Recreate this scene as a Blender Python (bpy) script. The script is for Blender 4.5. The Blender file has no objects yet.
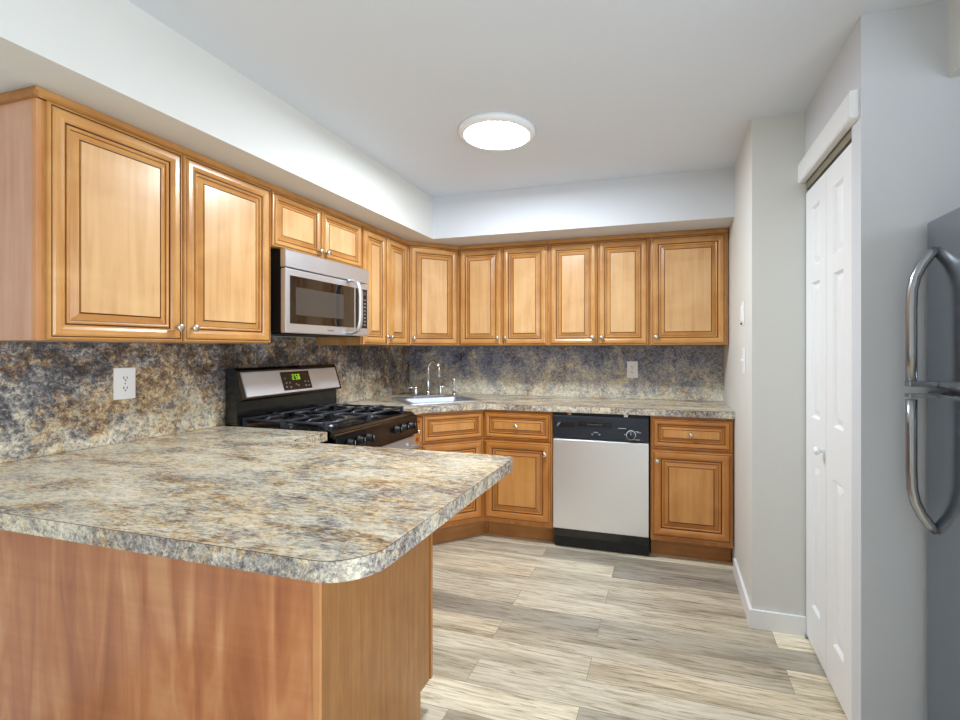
import bpy, bmesh, math, random
from mathutils import Vector, Matrix
random.seed(7)
S = bpy.context.scene
COL = S.collection
PI = math.pi

# ------------------------------------------------------------------ camera, world, light, exposure
cam_d = bpy.data.cameras.new('camera')
cam_d.sensor_width = 36.0
cam_d.lens = 489.74 * 36.0 / 960.0
cam_d.shift_x = -(516.7 - 480.0) / 960.0
cam_d.shift_y = (349.3 - 360.0) / 960.0
cam_d.clip_start = 0.02
cam = bpy.data.objects.new('camera', cam_d)
COL.objects.link(cam)
cam.location = (0, 0, 1.3073)
cam.rotation_euler = (PI / 2, 0, 0.3002)
S.camera = cam

world = bpy.data.worlds.new('daylight')
S.world = world
world.use_nodes = True
bg = world.node_tree.nodes['Background']
bg.inputs['Color'].default_value = (0.80, 0.90, 1.0, 1)
bg.inputs['Strength'].default_value = 1.0

def area(name, loc, rot, sx, sy, power, color):
    l = bpy.data.lights.new(name, 'AREA')
    l.shape = 'RECTANGLE'; l.size = sx; l.size_y = sy
    l.energy = power; l.color = color
    o = bpy.data.objects.new(name, l); COL.objects.link(o)
    o.location = loc; o.rotation_euler = rot
    return o
# daylight through the patio door, right of and behind the camera
area('patio_daylight', (1.50, -0.60, 1.15), (PI/2, 0, PI/2), 1.9, 1.8, 27, (0.84, 0.92, 1.0))

S.view_settings.view_transform = 'Standard'
S.view_settings.look = 'None'
S.view_settings.gamma = 1.0
S.view_settings.use_curve_mapping = False
S.view_settings.exposure = 1.34
S.cycles.use_denoising = True
S.cycles.max_bounces = 10
S.cycles.diffuse_bounces = 6

# ------------------------------------------------------------------ materials
def new_mat(name):
    m = bpy.data.materials.new(name); m.use_nodes = True
    nt = m.node_tree
    return m, nt, nt.nodes['Principled BSDF']
def N(nt, t, **kw):
    n = nt.nodes.new(t)
    for k, v in kw.items():
        setattr(n, k, v)
    return n
def rgb(r, g, b):      # sRGB 0-255 -> linear
    def f(c):
        c /= 255.0
        return c / 12.92 if c <= 0.04045 else ((c + 0.055) / 1.055) ** 2.4
    return (f(r), f(g), f(b), 1)
def plain(name, col, rough=0.5, metal=0.0, bump=0.0, bscale=200, coat=0.0, var=0.0):
    m, nt, p = new_mat(name)
    p.inputs['Base Color'].default_value = col
    p.inputs['Roughness'].default_value = rough
    p.inputs['Metallic'].default_value = metal
    p.inputs['Coat Weight'].default_value = coat
    tc = N(nt, 'ShaderNodeTexCoord')
    nz = N(nt, 'ShaderNodeTexNoise')
    nz.inputs['Scale'].default_value = bscale
    nz.inputs['Detail'].default_value = 3
    nt.links.new(tc.outputs['Object'], nz.inputs['Vector'])
    if bump:
        b = N(nt, 'ShaderNodeBump'); b.inputs['Strength'].default_value = bump
        b.inputs['Distance'].default_value = 0.002
        nt.links.new(nz.outputs['Fac'], b.inputs['Height'])
        nt.links.new(b.outputs['Normal'], p.inputs['Normal'])
    if var:
        mx = N(nt, 'ShaderNodeMix', data_type='RGBA', blend_type='MULTIPLY')
        mx.inputs[0].default_value = var
        mx.inputs[6].default_value = col
        nt.links.new(nz.outputs['Fac'], mx.inputs[7])
        nt.links.new(mx.outputs[2], p.inputs['Base Color'])
    return m
def ramp(nt, stops, interp='LINEAR'):
    r = N(nt, 'ShaderNodeValToRGB'); cr = r.color_ramp; cr.interpolation = interp
    while len(cr.elements) < len(stops): cr.elements.new(0.5)
    for e, (p, c) in zip(cr.elements, stops):
        e.position = p; e.color = c
    return r
def wood(name, dark, mid, light, axis='z', rough=0.3, blotch=0.5, coat=0.25, sc=1.0, fig=False):
    m, nt, p = new_mat(name)
    tc = N(nt, 'ShaderNodeTexCoord'); oi = N(nt, 'ShaderNodeObjectInfo')
    add = N(nt, 'ShaderNodeVectorMath', operation='MULTIPLY_ADD')
    add.inputs[1].default_value = (7.3, 5.1, 9.7)
    comb = N(nt, 'ShaderNodeCombineXYZ')
    for i in range(3): nt.links.new(oi.outputs['Random'], comb.inputs[i])
    nt.links.new(comb.outputs[0], add.inputs[0]); nt.links.new(tc.outputs['Object'], add.inputs[2])
    mp = N(nt, 'ShaderNodeMapping')
    s = {'z': (26, 26, 1.6), 'x': (1.6, 26, 26), 'y': (26, 1.6, 26)}[axis]
    mp.inputs['Scale'].default_value = tuple(v * sc for v in s)
    nt.links.new(add.outputs[0], mp.inputs['Vector'])
    g = N(nt, 'ShaderNodeTexNoise'); g.inputs['Scale'].default_value = 1.0
    g.inputs['Detail'].default_value = 6; g.inputs['Roughness'].default_value = 0.6; g.inputs['Distortion'].default_value = 0.6
    nt.links.new(mp.outputs[0], g.inputs['Vector'])
    bl = N(nt, 'ShaderNodeTexNoise'); bl.inputs['Scale'].default_value = 5.0 * sc
    bl.inputs['Detail'].default_value = 3; bl.inputs['Distortion'].default_value = 0.8
    nt.links.new(add.outputs[0], bl.inputs['Vector'])
    if fig:     # figured veneer: cross-wise ripples
        mp2 = N(nt, 'ShaderNodeMapping'); mp2.inputs['Scale'].default_value = (11, 6, 1.6)
        mp2.inputs['Rotation'].default_value = (0, 0.25, 0)
        nt.links.new(add.outputs[0], mp2.inputs['Vector']); nt.links.new(mp2.outputs[0], bl.inputs['Vector'])
        bl.inputs['Scale'].default_value = 1.0; bl.inputs['Detail'].default_value = 5
    mixf = N(nt, 'ShaderNodeMix', data_type='FLOAT'); mixf.inputs[0].default_value = blotch
    nt.links.new(g.outputs['Fac'], mixf.inputs[2]); nt.links.new(bl.outputs['Fac'], mixf.inputs[3])
    r = ramp(nt, [(0.30, dark), (0.5, mid), (0.68, light)])
    nt.links.new(mixf.outputs[0], r.inputs[0])
    nt.links.new(r.outputs[0], p.inputs['Base Color'])
    p.inputs['Roughness'].default_value = rough
    p.inputs['Coat Weight'].default_value = coat; p.inputs['Coat Roughness'].default_value = 0.18
    return m
W_D, W_M, W_L = rgb(170, 112, 56), rgb(196, 140, 77), rgb(212, 162, 100)
wood_v = wood('maple_vertical', W_D, W_M, W_L, 'z')
wood_h = wood('maple_horizontal', W_D, W_M, W_L, 'x')
panel_v = wood('maple_panel', rgb(198, 148, 96), rgb(213, 168, 116), rgb(224, 184, 135), 'z', blotch=0.4)
B_D, B_M, B_L = rgb(160, 96, 38), rgb(184, 118, 52), rgb(200, 138, 72)
base_v = wood('base_maple_vertical', B_D, B_M, B_L, 'z')
base_h = wood('base_maple_horizontal', B_D, B_M, B_L, 'x')
base_p = wood('base_maple_panel', rgb(180, 120, 58), rgb(198, 138, 74), rgb(212, 156, 92), 'z', blotch=0.4)
side_v = wood('veneer_side', rgb(192, 140, 112), rgb(206, 158, 130), rgb(216, 172, 146), 'z', rough=0.45, blotch=0.3, coat=0.05)
toe_m = wood('toe_kick_wood', rgb(150, 98, 46), rgb(168, 114, 58), rgb(184, 130, 72), 'x', rough=0.5, coat=0.0)
figured = wood('figured_veneer', rgb(160, 94, 56), rgb(196, 128, 82), rgb(220, 164, 116), 'x', rough=0.32, blotch=0.84, sc=0.8, fig=True)
endpan = wood('end_panel_veneer', rgb(140, 94, 46), rgb(158, 108, 58), rgb(172, 122, 70), 'z', rough=0.4, blotch=0.25, sc=2.0)
glaze = plain('dark_glaze', rgb(88, 50, 20), 0.45, bscale=60, var=0.2)
edge_m = wood('edge_band', rgb(196, 134, 84), rgb(210, 148, 96), rgb(220, 164, 114), 'z', rough=0.4)

def granite(name, stretch, rot, dark, gold, sc=1.0, vscale=0.0, rough=0.25, off=0.0, cloud=1.25, mott=1.0, slate=(80, 79, 84), grey=(126, 126, 130)):
    m, nt, p = new_mat(name)
    L = nt.links
    tc = N(nt, 'ShaderNodeTexCoord')
    mp = N(nt, 'ShaderNodeMapping'); mp.inputs['Scale'].default_value = stretch
    mp.inputs['Rotation'].default_value = rot
    L.new(tc.outputs['Object'], mp.inputs['Vector'])
    def noise(scale, det, rg, dist, w_):
        n = N(nt, 'ShaderNodeTexNoise', noise_dimensions='4D'); n.inputs['W'].default_value = w_ + off
        n.inputs['Scale'].default_value = scale * sc; n.inputs['Detail'].default_value = det
        n.inputs['Roughness'].default_value = rg; n.inputs['Distortion'].default_value = dist
        L.new(mp.outputs[0], n.inputs['Vector']); return n.outputs['Fac']
    def ma(op, a, b_):
        n = N(nt, 'ShaderNodeMath', operation=op)
        for i, v in ((0, a), (1, b_)):
            if isinstance(v, (int, float)): n.inputs[i].default_value = v
            else: L.new(v, n.inputs[i])
        return n.outputs[0]
    def cen(x, g): return ma('MULTIPLY', ma('SUBTRACT', x, 0.5), g)
    # mineral flecks: distorted cells of random value
    wob = N(nt, 'ShaderNodeTexNoise'); wob.inputs['Scale'].default_value = 34 * sc; wob.inputs['Detail'].default_value = 3
    L.new(mp.outputs[0], wob.inputs['Vector'])
    wv = N(nt, 'ShaderNodeVectorMath', operation='MULTIPLY_ADD'); wv.inputs[1].default_value = (0.03, 0.03, 0.03)
    L.new(wob.outputs['Color'], wv.inputs[0]); L.new(mp.outputs[0], wv.inputs[2])
    def cells(scale):
        v = N(nt, 'ShaderNodeTexVoronoi'); v.inputs['Scale'].default_value = scale * sc
        L.new(wv.outputs[0], v.inputs['Vector'])
        sp = N(nt, 'ShaderNodeSeparateColor'); L.new(v.outputs['Color'], sp.inputs[0]); return sp
    c1 = cells(62); c2 = cells(150)
    val = ma('ADD', 0.52 - dark, cen(noise(2.3, 6, 0.62, 1.3, 1.0), cloud))
    val = ma('ADD', val, cen(noise(22, 7, 0.74, 1.0, 3.0), mott))
    val = ma('ADD', val, cen(c1.outputs[0], 0.17))
    val = ma('ADD', val, cen(c2.outputs[0], 0.16))
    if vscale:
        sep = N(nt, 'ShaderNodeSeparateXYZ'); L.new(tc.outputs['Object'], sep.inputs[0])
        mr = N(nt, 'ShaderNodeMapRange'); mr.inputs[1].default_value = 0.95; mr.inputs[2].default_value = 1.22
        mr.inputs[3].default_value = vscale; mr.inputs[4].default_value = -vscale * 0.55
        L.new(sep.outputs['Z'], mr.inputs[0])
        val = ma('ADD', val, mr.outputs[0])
    ra = ramp(nt, [(0.10, rgb(34, 33, 35)), (0.28, rgb(*slate)), (0.42, rgb(*grey)), (0.52, rgb(172, 167, 156)), (0.64, rgb(212, 204, 182)), (0.85, rgb(238, 234, 220))])
    rb = ramp(nt, [(0.10, rgb(44, 36, 32)), (0.28, rgb(98, 80, 64)), (0.42, rgb(150, 122, 92)), (0.52, rgb(190, 164, 126)), (0.64, rgb(218, 200, 164)), (0.85, rgb(240, 230, 206))])
    L.new(val, ra.inputs[0]); L.new(val, rb.inputs[0])
    hue = ma('ADD', ma('ADD', gold, cen(noise(3.1, 7, 0.66, 1.6, 7.0), 2.6)), cen(c1.outputs[1], 0.5))
    hr = ramp(nt, [(0.42, (0, 0, 0, 1)), (0.66, (1, 1, 1, 1))]); L.new(hue, hr.inputs[0])
    x = N(nt, 'ShaderNodeMix', data_type='RGBA')
    L.new(hr.outputs[0], x.inputs[0]); L.new(ra.outputs[0], x.inputs[6]); L.new(rb.outputs[0], x.inputs[7])
    L.new(x.outputs[2], p.inputs['Base Color'])
    p.inputs['Roughness'].default_value = rough
    return m
gran_top = granite('laminate_granite_worktop', (0.8, 1.9, 1.9), (0, 0, 0.36), -0.045, 0.46, 1.25, cloud=1.05, mott=1.05, slate=(84, 82, 82), grey=(134, 132, 130))
gran_edge_shaded = granite('laminate_granite_edge_shaded', (1, 1, 1), (0, 0, 0), 0.02, 0.38, 1.8, off=3.0, cloud=0.8, slate=(92, 86, 86), grey=(142, 135, 132))  # edge strip of the worktop laminate, its shading put into a darker tone
gran_splash_dimmed = granite('laminate_granite_splash_dimmed', (1, 1, 1), (0, 0, 0), 0.115, 0.52, 1.35, vscale=0.12, rough=0.3, off=5.0, cloud=1.35, mott=1.2)  # worktop laminate with more slate, weaker light also put into the colour
gran_back_reflect = granite('laminate_granite_back_reflection', (1, 1, 1), (0, 0, 0), 0.04, 0.22, 1.5, vscale=0.17, rough=0.3, off=8.0, cloud=1.0, mott=0.9, slate=(100, 104, 122), grey=(140, 145, 164))  # same laminate, reflected bluish light put into its slate and grey

def steel(name, col, rough, sx=(2, 2, 400), b=0.06, metal=1.0):
    m, nt, p = new_mat(name)
    p.inputs['Base Color'].default_value = col; p.inputs['Metallic'].default_value = metal
    tc = N(nt, 'ShaderNodeTexCoord'); mp = N(nt, 'ShaderNodeMapping'); mp.inputs['Scale'].default_value = sx
    nz = N(nt, 'ShaderNodeTexNoise'); nz.inputs['Scale'].default_value = 1; nz.inputs['Detail'].default_value = 4
    nt.links.new(tc.outputs['Object'], mp.inputs[0]); nt.links.new(mp.outputs[0], nz.inputs['Vector'])
    mr = N(nt, 'ShaderNodeMapRange'); mr.inputs[3].default_value = rough - b; mr.inputs[4].default_value = rough + b
    nt.links.new(nz.outputs['Fac'], mr.inputs[0]); nt.links.new(mr.outputs[0], p.inputs['Roughness'])
    return m
stainless = steel('brushed_stainless', rgb(212, 214, 218), 0.36, metal=0.82)
stainless_v = steel('brushed_stainless_upright', rgb(236, 238, 242), 0.34, (300, 300, 2), metal=0.82)
fascia_steel = steel('satin_fascia_steel', rgb(222, 224, 228), 0.45, metal=0.6)
fridge_steel = steel('fridge_stainless', rgb(164, 170, 178), 0.17, (2, 2, 300), 0.03)
handle_dark = steel('dark_handle_steel', rgb(168, 170, 174), 0.22, (100, 100, 3), 0.03)
chrome = steel('polished_nickel', rgb(222, 220, 216), 0.14, (50, 50, 50), 0.03)
nickel = steel('satin_nickel', rgb(214, 208, 198), 0.24, (80, 80, 80), 0.04)
sink_m = steel('sink_stainless', rgb(206, 212, 222), 0.5, (60, 60, 60))
black = plain('black_enamel', rgb(9, 9, 10), 0.2, bscale=90, bump=0.02, coat=0.3)
black_mat = plain('black_plastic', rgb(13, 13, 15), 0.42, bscale=300, bump=0.05)
dw_black = plain('dishwasher_panel_plastic', rgb(34, 40, 50), 0.3, bscale=300, bump=0.03)
cast_iron = plain('cast_iron', rgb(52, 55, 62), 0.30, bscale=260, bump=0.2)
dark_glass = plain('dark_oven_glass', rgb(18, 16, 16), 0.06, bscale=50, coat=0.5)
screen_m = plain('window_screen', rgb(66, 61, 57), 0.14, bscale=500, bump=0.05)
bezel_m = plain('display_black', rgb(26, 20, 18), 0.2, bscale=100)
mark_white = plain('printed_white', rgb(205, 208, 212), 0.5, bscale=100)
mark_grey = plain('printed_grey', rgb(120, 124, 130), 0.4, bscale=100)
white_plastic = plain('white_plastic', rgb(243, 244, 245), 0.35, bscale=200, bump=0.02)
slot_dark = plain('socket_slot', rgb(52, 50, 50), 0.6, bscale=200)
wall_paint = plain('wall_paint', rgb(220, 220, 216), 0.7, bscale=350, bump=0.08)
wall_shade_tint = plain('wall_paint_shade_tint', rgb(213, 216, 222), 0.7, bscale=350, bump=0.08)  # cooler copy of the wall paint, bluish shade put into the colour
ceil_paint = plain('ceiling_paint', rgb(220, 225, 233), 0.8, bscale=300, bump=0.08)
trim_white = plain('trim_white', rgb(238, 239, 241), 0.4, bscale=120, bump=0.02)
door_white = plain('door_white', rgb(240, 241, 243), 0.38, bscale=150, bump=0.03)
alu = plain('aluminium_track', rgb(150, 142, 124), 0.5, metal=0.6, bscale=90)
def emis(name, col, st):
    m, nt, p = new_mat(name)
    p.inputs['Base Color'].default_value = col
    p.inputs['Emission Color'].default_value = col; p.inputs['Emission Strength'].default_value = st
    return m
lamp_glow = emis('lamp_diffuser', (0.85, 0.93, 1.0, 1), 62.0)
led_green = emis('green_digits', rgb(140, 190, 40), 0.35)
def glass_mat(name):
    m, nt, p = new_mat(name)
    p.inputs['Base Color'].default_value = (1, 1, 1, 1); p.inputs['Roughness'].default_value = 0.0
    p.inputs['Transmission Weight'].default_value = 1.0; p.inputs['IOR'].default_value = 1.05
    return m
pane_glass = glass_mat('window_glass')

def floor_mat():
    m, nt, p = new_mat('vinyl_plank_floor'); L = nt.links
    tc = N(nt, 'ShaderNodeTexCoord')
    br = N(nt, 'ShaderNodeTexBrick')
    br.offset = 0.37; br.offset_frequency = 2; br.squash = 1.0
    br.inputs['Scale'].default_value = 1.0
    br.inputs['Brick Width'].default_value = 1.22; br.inputs['Row Height'].default_value = 0.152
    br.inputs['Mortar Size'].default_value = 0.0009; br.inputs['Mortar Smooth'].default_value = 0.2
    br.inputs['Color1'].default_value = (0, 0, 0, 1); br.inputs['Color2'].default_value = (1, 1, 1, 1)
    br.inputs['Mortar'].default_value = (0.5, 0.5, 0.5, 1)
    mp0 = N(nt, 'ShaderNodeMapping'); mp0.inputs['Location'].default_value = (0.31, 0.045, 0)
    L.new(tc.outputs['Object'], mp0.inputs[0]); L.new(mp0.outputs[0], br.inputs['Vector'])
    sepc = N(nt, 'ShaderNodeSeparateColor'); L.new(br.outputs['Color'], sepc.inputs[0])
    # per-plank offset for the grain
    wn = N(nt, 'ShaderNodeVectorMath', operation='SCALE'); wn.inputs['Scale'].default_value = 13.0
    L.new(br.outputs['Color'], wn.inputs[0])
    ad = N(nt, 'ShaderNodeVectorMath', operation='ADD'); L.new(tc.outputs['Object'], ad.inputs[0]); L.new(wn.outputs[0], ad.inputs[1])
    mp = N(nt, 'ShaderNodeMapping'); mp.inputs['Scale'].default_value = (5.0, 85, 85)
    L.new(ad.outputs[0], mp.inputs[0])
    g = N(nt, 'ShaderNodeTexNoise'); g.inputs['Scale'].default_value = 1.0; g.inputs['Detail'].default_value = 8
    g.inputs['Roughness'].default_value = 0.72; g.inputs['Distortion'].default_value = 0.9
    L.new(mp.outputs[0], g.inputs['Vector'])
    mp2 = N(nt, 'ShaderNodeMapping'); mp2.inputs['Scale'].default_value = (1.6, 9, 9)
    L.new(ad.outputs[0], mp2.inputs[0])
    g2 = N(nt, 'ShaderNodeTexNoise'); g2.inputs['Scale'].default_value = 1.0; g2.inputs['Detail'].default_value = 6; g2.inputs['Distortion'].default_value = 0.5
    L.new(mp2.outputs[0], g2.inputs['Vector'])
    plank = ramp(nt, [(0.0, rgb(166, 160, 150)), (0.25, rgb(236, 227, 207)), (0.45, rgb(200, 191, 174)), (0.7, rgb(246, 238, 217)), (1.0, rgb(216, 202, 178))])
    L.new(sepc.outputs[0], plank.inputs[0])
    gr = ramp(nt, [(0.32, rgb(138, 124, 108)), (0.44, rgb(226, 219, 206)), (0.54, rgb(255, 254, 250))])
    L.new(g.outputs['Fac'], gr.inputs[0])
    mu = N(nt, 'ShaderNodeMix', data_type='RGBA', blend_type='MULTIPLY'); mu.inputs[0].default_value = 1.0
    L.new(plank.outputs[0], mu.inputs[6]); L.new(gr.outputs[0], mu.inputs[7])
    gr2 = ramp(nt, [(0.34, rgb(184, 178, 170)), (0.55, rgb(255, 255, 255))])
    L.new(g2.outputs['Fac'], gr2.inputs[0])
    mu2 = N(nt, 'ShaderNodeMix', data_type='RGBA', blend_type='MULTIPLY'); mu2.inputs[0].default_value = 0.65
    L.new(mu.outputs[2], mu2.inputs[6]); L.new(gr2.outputs[0], mu2.inputs[7])
    mo = N(nt, 'ShaderNodeMix', data_type='RGBA')
    L.new(br.outputs['Fac'], mo.inputs[0]); L.new(mu2.outputs[2], mo.inputs[6]); mo.inputs[7].default_value = rgb(120, 108, 92)
    L.new(mo.outputs[2], p.inputs['Base Color'])
    p.inputs['Roughness'].default_value = 0.42
    return m
floor_m = floor_mat()

# ------------------------------------------------------------------ mesh builder
class MB:
    def __init__(s): s.v = []; s.f = []; s.m = []; s.sm = []; s.mats = []
    def mi(s, mat):
        if mat not in s.mats: s.mats.append(mat)
        return s.mats.index(mat)
    def add(s, vs, fs, mat, smooth=False):
        o = len(s.v); s.v += [tuple(v) for v in vs]
        for i, f in enumerate(fs):
            mm = mat[i] if isinstance(mat, list) else mat
            s.f.append([k + o for k in f]); s.m.append(s.mi(mm)); s.sm.append(smooth)
        return s
    def box(s, x0, x1, y0, y1, z0, z1, mat, bev=0.0, seg=2):
        x0, x1 = min(x0, x1), max(x0, x1); y0, y1 = min(y0, y1), max(y0, y1); z0, z1 = min(z0, z1), max(z0, z1)
        if bev <= 0:
            vs = [(x, y, z) for x in (x0, x1) for y in (y0, y1) for z in (z0, z1)]
            return s.add(vs, [(0, 1, 3, 2), (4, 6, 7, 5), (0, 4, 5, 1), (2, 3, 7, 6), (0, 2, 6, 4), (1, 5, 7, 3)], mat)
        bm = bmesh.new(); bmesh.ops.create_cube(bm, size=1.0)
        for v in bm.verts:
            v.co = ((x0 + x1) / 2 + v.co.x * (x1 - x0), (y0 + y1) / 2 + v.co.y * (y1 - y0), (z0 + z1) / 2 + v.co.z * (z1 - z0))
        bev = min(bev, 0.45 * min(x1 - x0, y1 - y0, z1 - z0))
        bmesh.ops.bevel(bm, geom=bm.edges[:], offset=bev, segments=seg, affect='EDGES', profile=0.5)
        s.bm(bm, mat); return s
    def bm(s, bm, mat, smooth=False):
        bm.verts.index_update()
        s.add([v.co[:] for v in bm.verts], [[v.index for v in f.verts] for f in bm.faces], mat, smooth); bm.free(); return s
    def prism(s, poly, z0, z1, mat, holes=(), side=None):
        side = side or mat
        bm = bmesh.new()
        loops = [poly] + list(holes)
        es = []
        for lp in loops:
            vs = [bm.verts.new((p[0], p[1], z1)) for p in lp]
            es += [bm.edges.new((vs[i], vs[(i + 1) % len(vs)])) for i in range(len(vs))]
        bmesh.ops.triangle_fill(bm, use_beauty=True, use_dissolve=False, edges=es)
        bm.verts.index_update()
        vs = [v.co[:] for v in bm.verts]; fs = [[v.index for v in f.verts] for f in bm.faces]
        bm.free()
        def nz(f):
            a, b, c = [Vector(vs[i]) for i in f[:3]]; return (b - a).cross(c - a).z
        fs = [f if nz(f) > 0 else f[::-1] for f in fs]
        s.add(vs, fs, mat)
        s.add([(v[0], v[1], z0) for v in vs], [f[::-1] for f in fs], mat)
        for k, lp in enumerate(loops):
            n = len(lp)
            ar = sum(lp[i][0] * lp[(i + 1) % n][1] - lp[(i + 1) % n][0] * lp[i][1] for i in range(n))
            q = lp if (ar > 0) == (k == 0) else lp[::-1]
            s.add([(p[0], p[1], z0) for p in q] + [(p[0], p[1], z1) for p in q],
                  [(i, (i + 1) % n, n + (i + 1) % n, n + i) for i in range(n)], side)
        return s
    def xprism(s, prof, x0, x1, mat, smooth=False):   # profile in (y,z), extruded along x
        n = len(prof)
        vs = [(x0, p[0], p[1]) for p in prof] + [(x1, p[0], p[1]) for p in prof]
        fs = [(i, (i + 1) % n, n + (i + 1) % n, n + i) for i in range(n)] + [list(range(n))[::-1], [n + i for i in range(n)]]
        return s.add(vs, fs, mat, smooth)
    def lathe(s, prof, org, axis, mat, n=20, smooth=True):  # prof: (r, t) along axis
        a = Vector(axis).normalized(); u = a.orthogonal().normalized(); w = a.cross(u); o = Vector(org)
        vs = []
        for r, t in prof:
            for k in range(n):
                c = 2 * PI * k / n
                vs.append(o + a * t + u * (r * math.cos(c)) + w * (r * math.sin(c)))
        fs = []
        for j in range(len(prof) - 1):
            for k in range(n):
                k2 = (k + 1) % n
                fs.append((j * n + k, j * n + k2, (j + 1) * n + k2, (j + 1) * n + k))
        fs.append(list(range(n))[::-1]); fs.append([(len(prof) - 1) * n + k for k in range(n)])
        return s.add(vs, fs, mat, smooth)
    def tube(s, path, r, mat, n=12, smooth=True, flat=1.0, up=None):
        P = [Vector(p) for p in path]; vs = []
        rr = r if isinstance(r, list) else [r] * len(P)
        t0 = (P[1] - P[0]).normalized()
        u = (Vector(up) if up else t0.orthogonal()).normalized()
        for i, p in enumerate(P):
            t = (P[min(i + 1, len(P) - 1)] - P[max(i - 1, 0)]).normalized()
            u = (u - t * u.dot(t)).normalized(); w = t.cross(u)
            for k in range(n):
                c = 2 * PI * k / n
                vs.append(p + u * (rr[i] * math.cos(c)) + w * (rr[i] * flat * math.sin(c)))
        fs = []
        for j in range(len(P) - 1):
            for k in range(n):
                k2 = (k + 1) % n
                fs.append((j * n + k, j * n + k2, (j + 1) * n + k2, (j + 1) * n + k))
        fs.append(list(range(n))[::-1]); fs.append([(len(P) - 1) * n + k for k in range(n)])
        return s.add(vs, fs, mat, smooth)
    def rings(s, rects, mats, cap, back=True):     # rects: (x0,x1,z0,z1,y), nested; mats per band: single or (horizontal, vertical)
        vs = []
        for x0, x1, z0, z1, y in rects: vs += [(x0, y, z0), (x1, y, z0), (x1, y, z1), (x0, y, z1)]
        fs, ms = [], []
        for j in range(len(rects) - 1):
            mh, mv = mats[j] if isinstance(mats[j], tuple) else (mats[j], mats[j])
            for k in range(4):
                k2 = (k + 1) % 4
                fs.append((4 * j + k, 4 * j + k2, 4 * j + 4 + k2, 4 * j + 4 + k)); ms.append(mh if k % 2 == 0 else mv)
        b = 4 * (len(rects) - 1)
        fs.append((b, b + 1, b + 2, b + 3)); ms.append(cap)
        if back: fs.append((3, 2, 1, 0)); ms.append(mats[0][1] if isinstance(mats[0], tuple) else mats[0])
        return s.add(vs, fs, ms)
    def build(s, name, parent=None):
        me = bpy.data.meshes.new(name)
        me.from_pydata(s.v, [], s.f)
        for m in s.mats: me.materials.append(m)
        for p, mi, sm in zip(me.polygons, s.m, s.sm): p.material_index = mi; p.use_smooth = sm
        me.update()
        o = bpy.data.objects.new(name, me); COL.objects.link(o)
        if parent: o.parent = parent
        return o
def tag(o, label, cat, group=None):
    o['label'] = label; o['category'] = cat
    if group: o['group'] = group
    return o
def thing(name, label, cat, loc=(0, 0, 0), rz=0.0, group=None):
    o = bpy.data.objects.new(name, None); COL.objects.link(o)
    o.location = loc; o.rotation_euler = (0, 0, rz); o.empty_display_size = 0.1
    return tag(o, label, cat, group)
def struct(o): o['kind'] = 'structure'; return o

# ------------------------------------------------------------------ main dimensions
XL, YB = -2.133, 3.762          # left wall, back wall
CZ = 2.392                     # ceiling
XR = 0.376                      # side of the closet block
YS = 2.53                       # front of the closet block
XC = 0.598                      # closet wall
YA = 1.85                       # fridge alcove wall
XF, YF = 1.62, -3.0             # right wall, wall behind the camera
SX, SY, SZ = -1.606, 3.162, 2.0945   # soffit faces and underside
CTB = 0.938
CT, CTH = 0.927, 0.04           # worktop height, thickness
G = 0.0015

# ------------------------------------------------------------------ the setting
struct(MB().box(XL - 0.1, XF + 0.1, YF - 0.1, YB + 0.1, -0.1, 0, floor_m).build('floor'))
struct(MB().box(XL - 0.1, XF + 0.1, YF - 0.1, YB + 0.1, CZ, CZ + 0.1, ceil_paint).build('ceiling'))
struct(MB().box(XL - 0.1, XL, YF - 0.1, YB + 0.1, 0, CZ, wall_paint).build('wall_left'))
struct(MB().box(XL, XR, YB, YB + 0.1, 0, CZ, wall_shade_tint).build('wall_back'))
w = MB()
w.box(XR, XF + 0.1, YS, YB + 0.1, 0, CZ, wall_paint)
struct(w.build('wall_closet_block'))
w = MB()   # closet wall with the opening of the folding door
w.box(XC, XC + 0.11, YA, 1.935, 0, CZ, wall_shade_tint)
w.box(XC, XC + 0.11, 1.935, YS, 2.075, CZ, wall_shade_tint)
struct(w.build('wall_closet_side'))
struct(MB().box(XC + 0.11, XF, YA, YA + 0.09, 0, CZ, wall_shade_tint).build('wall_fridge_alcove'))
struct(MB().box(XC + 0.75, XC + 0.80, YA + 0.09, YS, 0, CZ, wall_paint).build('wall_closet_back'))
w = MB()   # right wall with the patio door opening
w.box(XF, XF + 0.1, YF - 0.1, -1.60, 0, CZ, wall_paint); w.box(XF, XF + 0.1, 0.40, YS, 0, CZ, wall_paint); w.box(XF, XF + 0.1, -1.60, 0.40, 2.25, CZ, wall_paint)
struct(w.build('wall_right'))
f = MB()
for a in (-1.60, -0.63, 0.34): f.box(XF + 0.03, XF + 0.07, a, a + 0.06, 0, 2.25, trim_white)
f.box(XF + 0.03, XF + 0.07, -1.60, 0.40, 0, 0.06, trim_white); f.box(XF + 0.03, XF + 0.07, -1.60, 0.40, 2.19, 2.25, trim_white)
fo = struct(f.build('door_2'))
MB().box(XF + 0.048, XF + 0.052, -1.55, 0.35, 0.05, 2.2, pane_glass).build('pane', fo)
struct(MB().box(XL, XF, YF - 0.1, YF, 0, CZ, wall_paint).build('wall_front'))
# soffits above the cabinets
struct(MB().box(XL, SX, YF, YB, SZ, CZ, wall_paint).build('ceiling_soffit_left'))
struct(MB().box(SX, XR, SY, YB, SZ, CZ, wall_shade_tint).build('ceiling_soffit_back'))
struct(MB().box(0.83, XF, YF, YA, 2.15, CZ, wall_paint).build('ceiling_soffit_right'))
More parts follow.
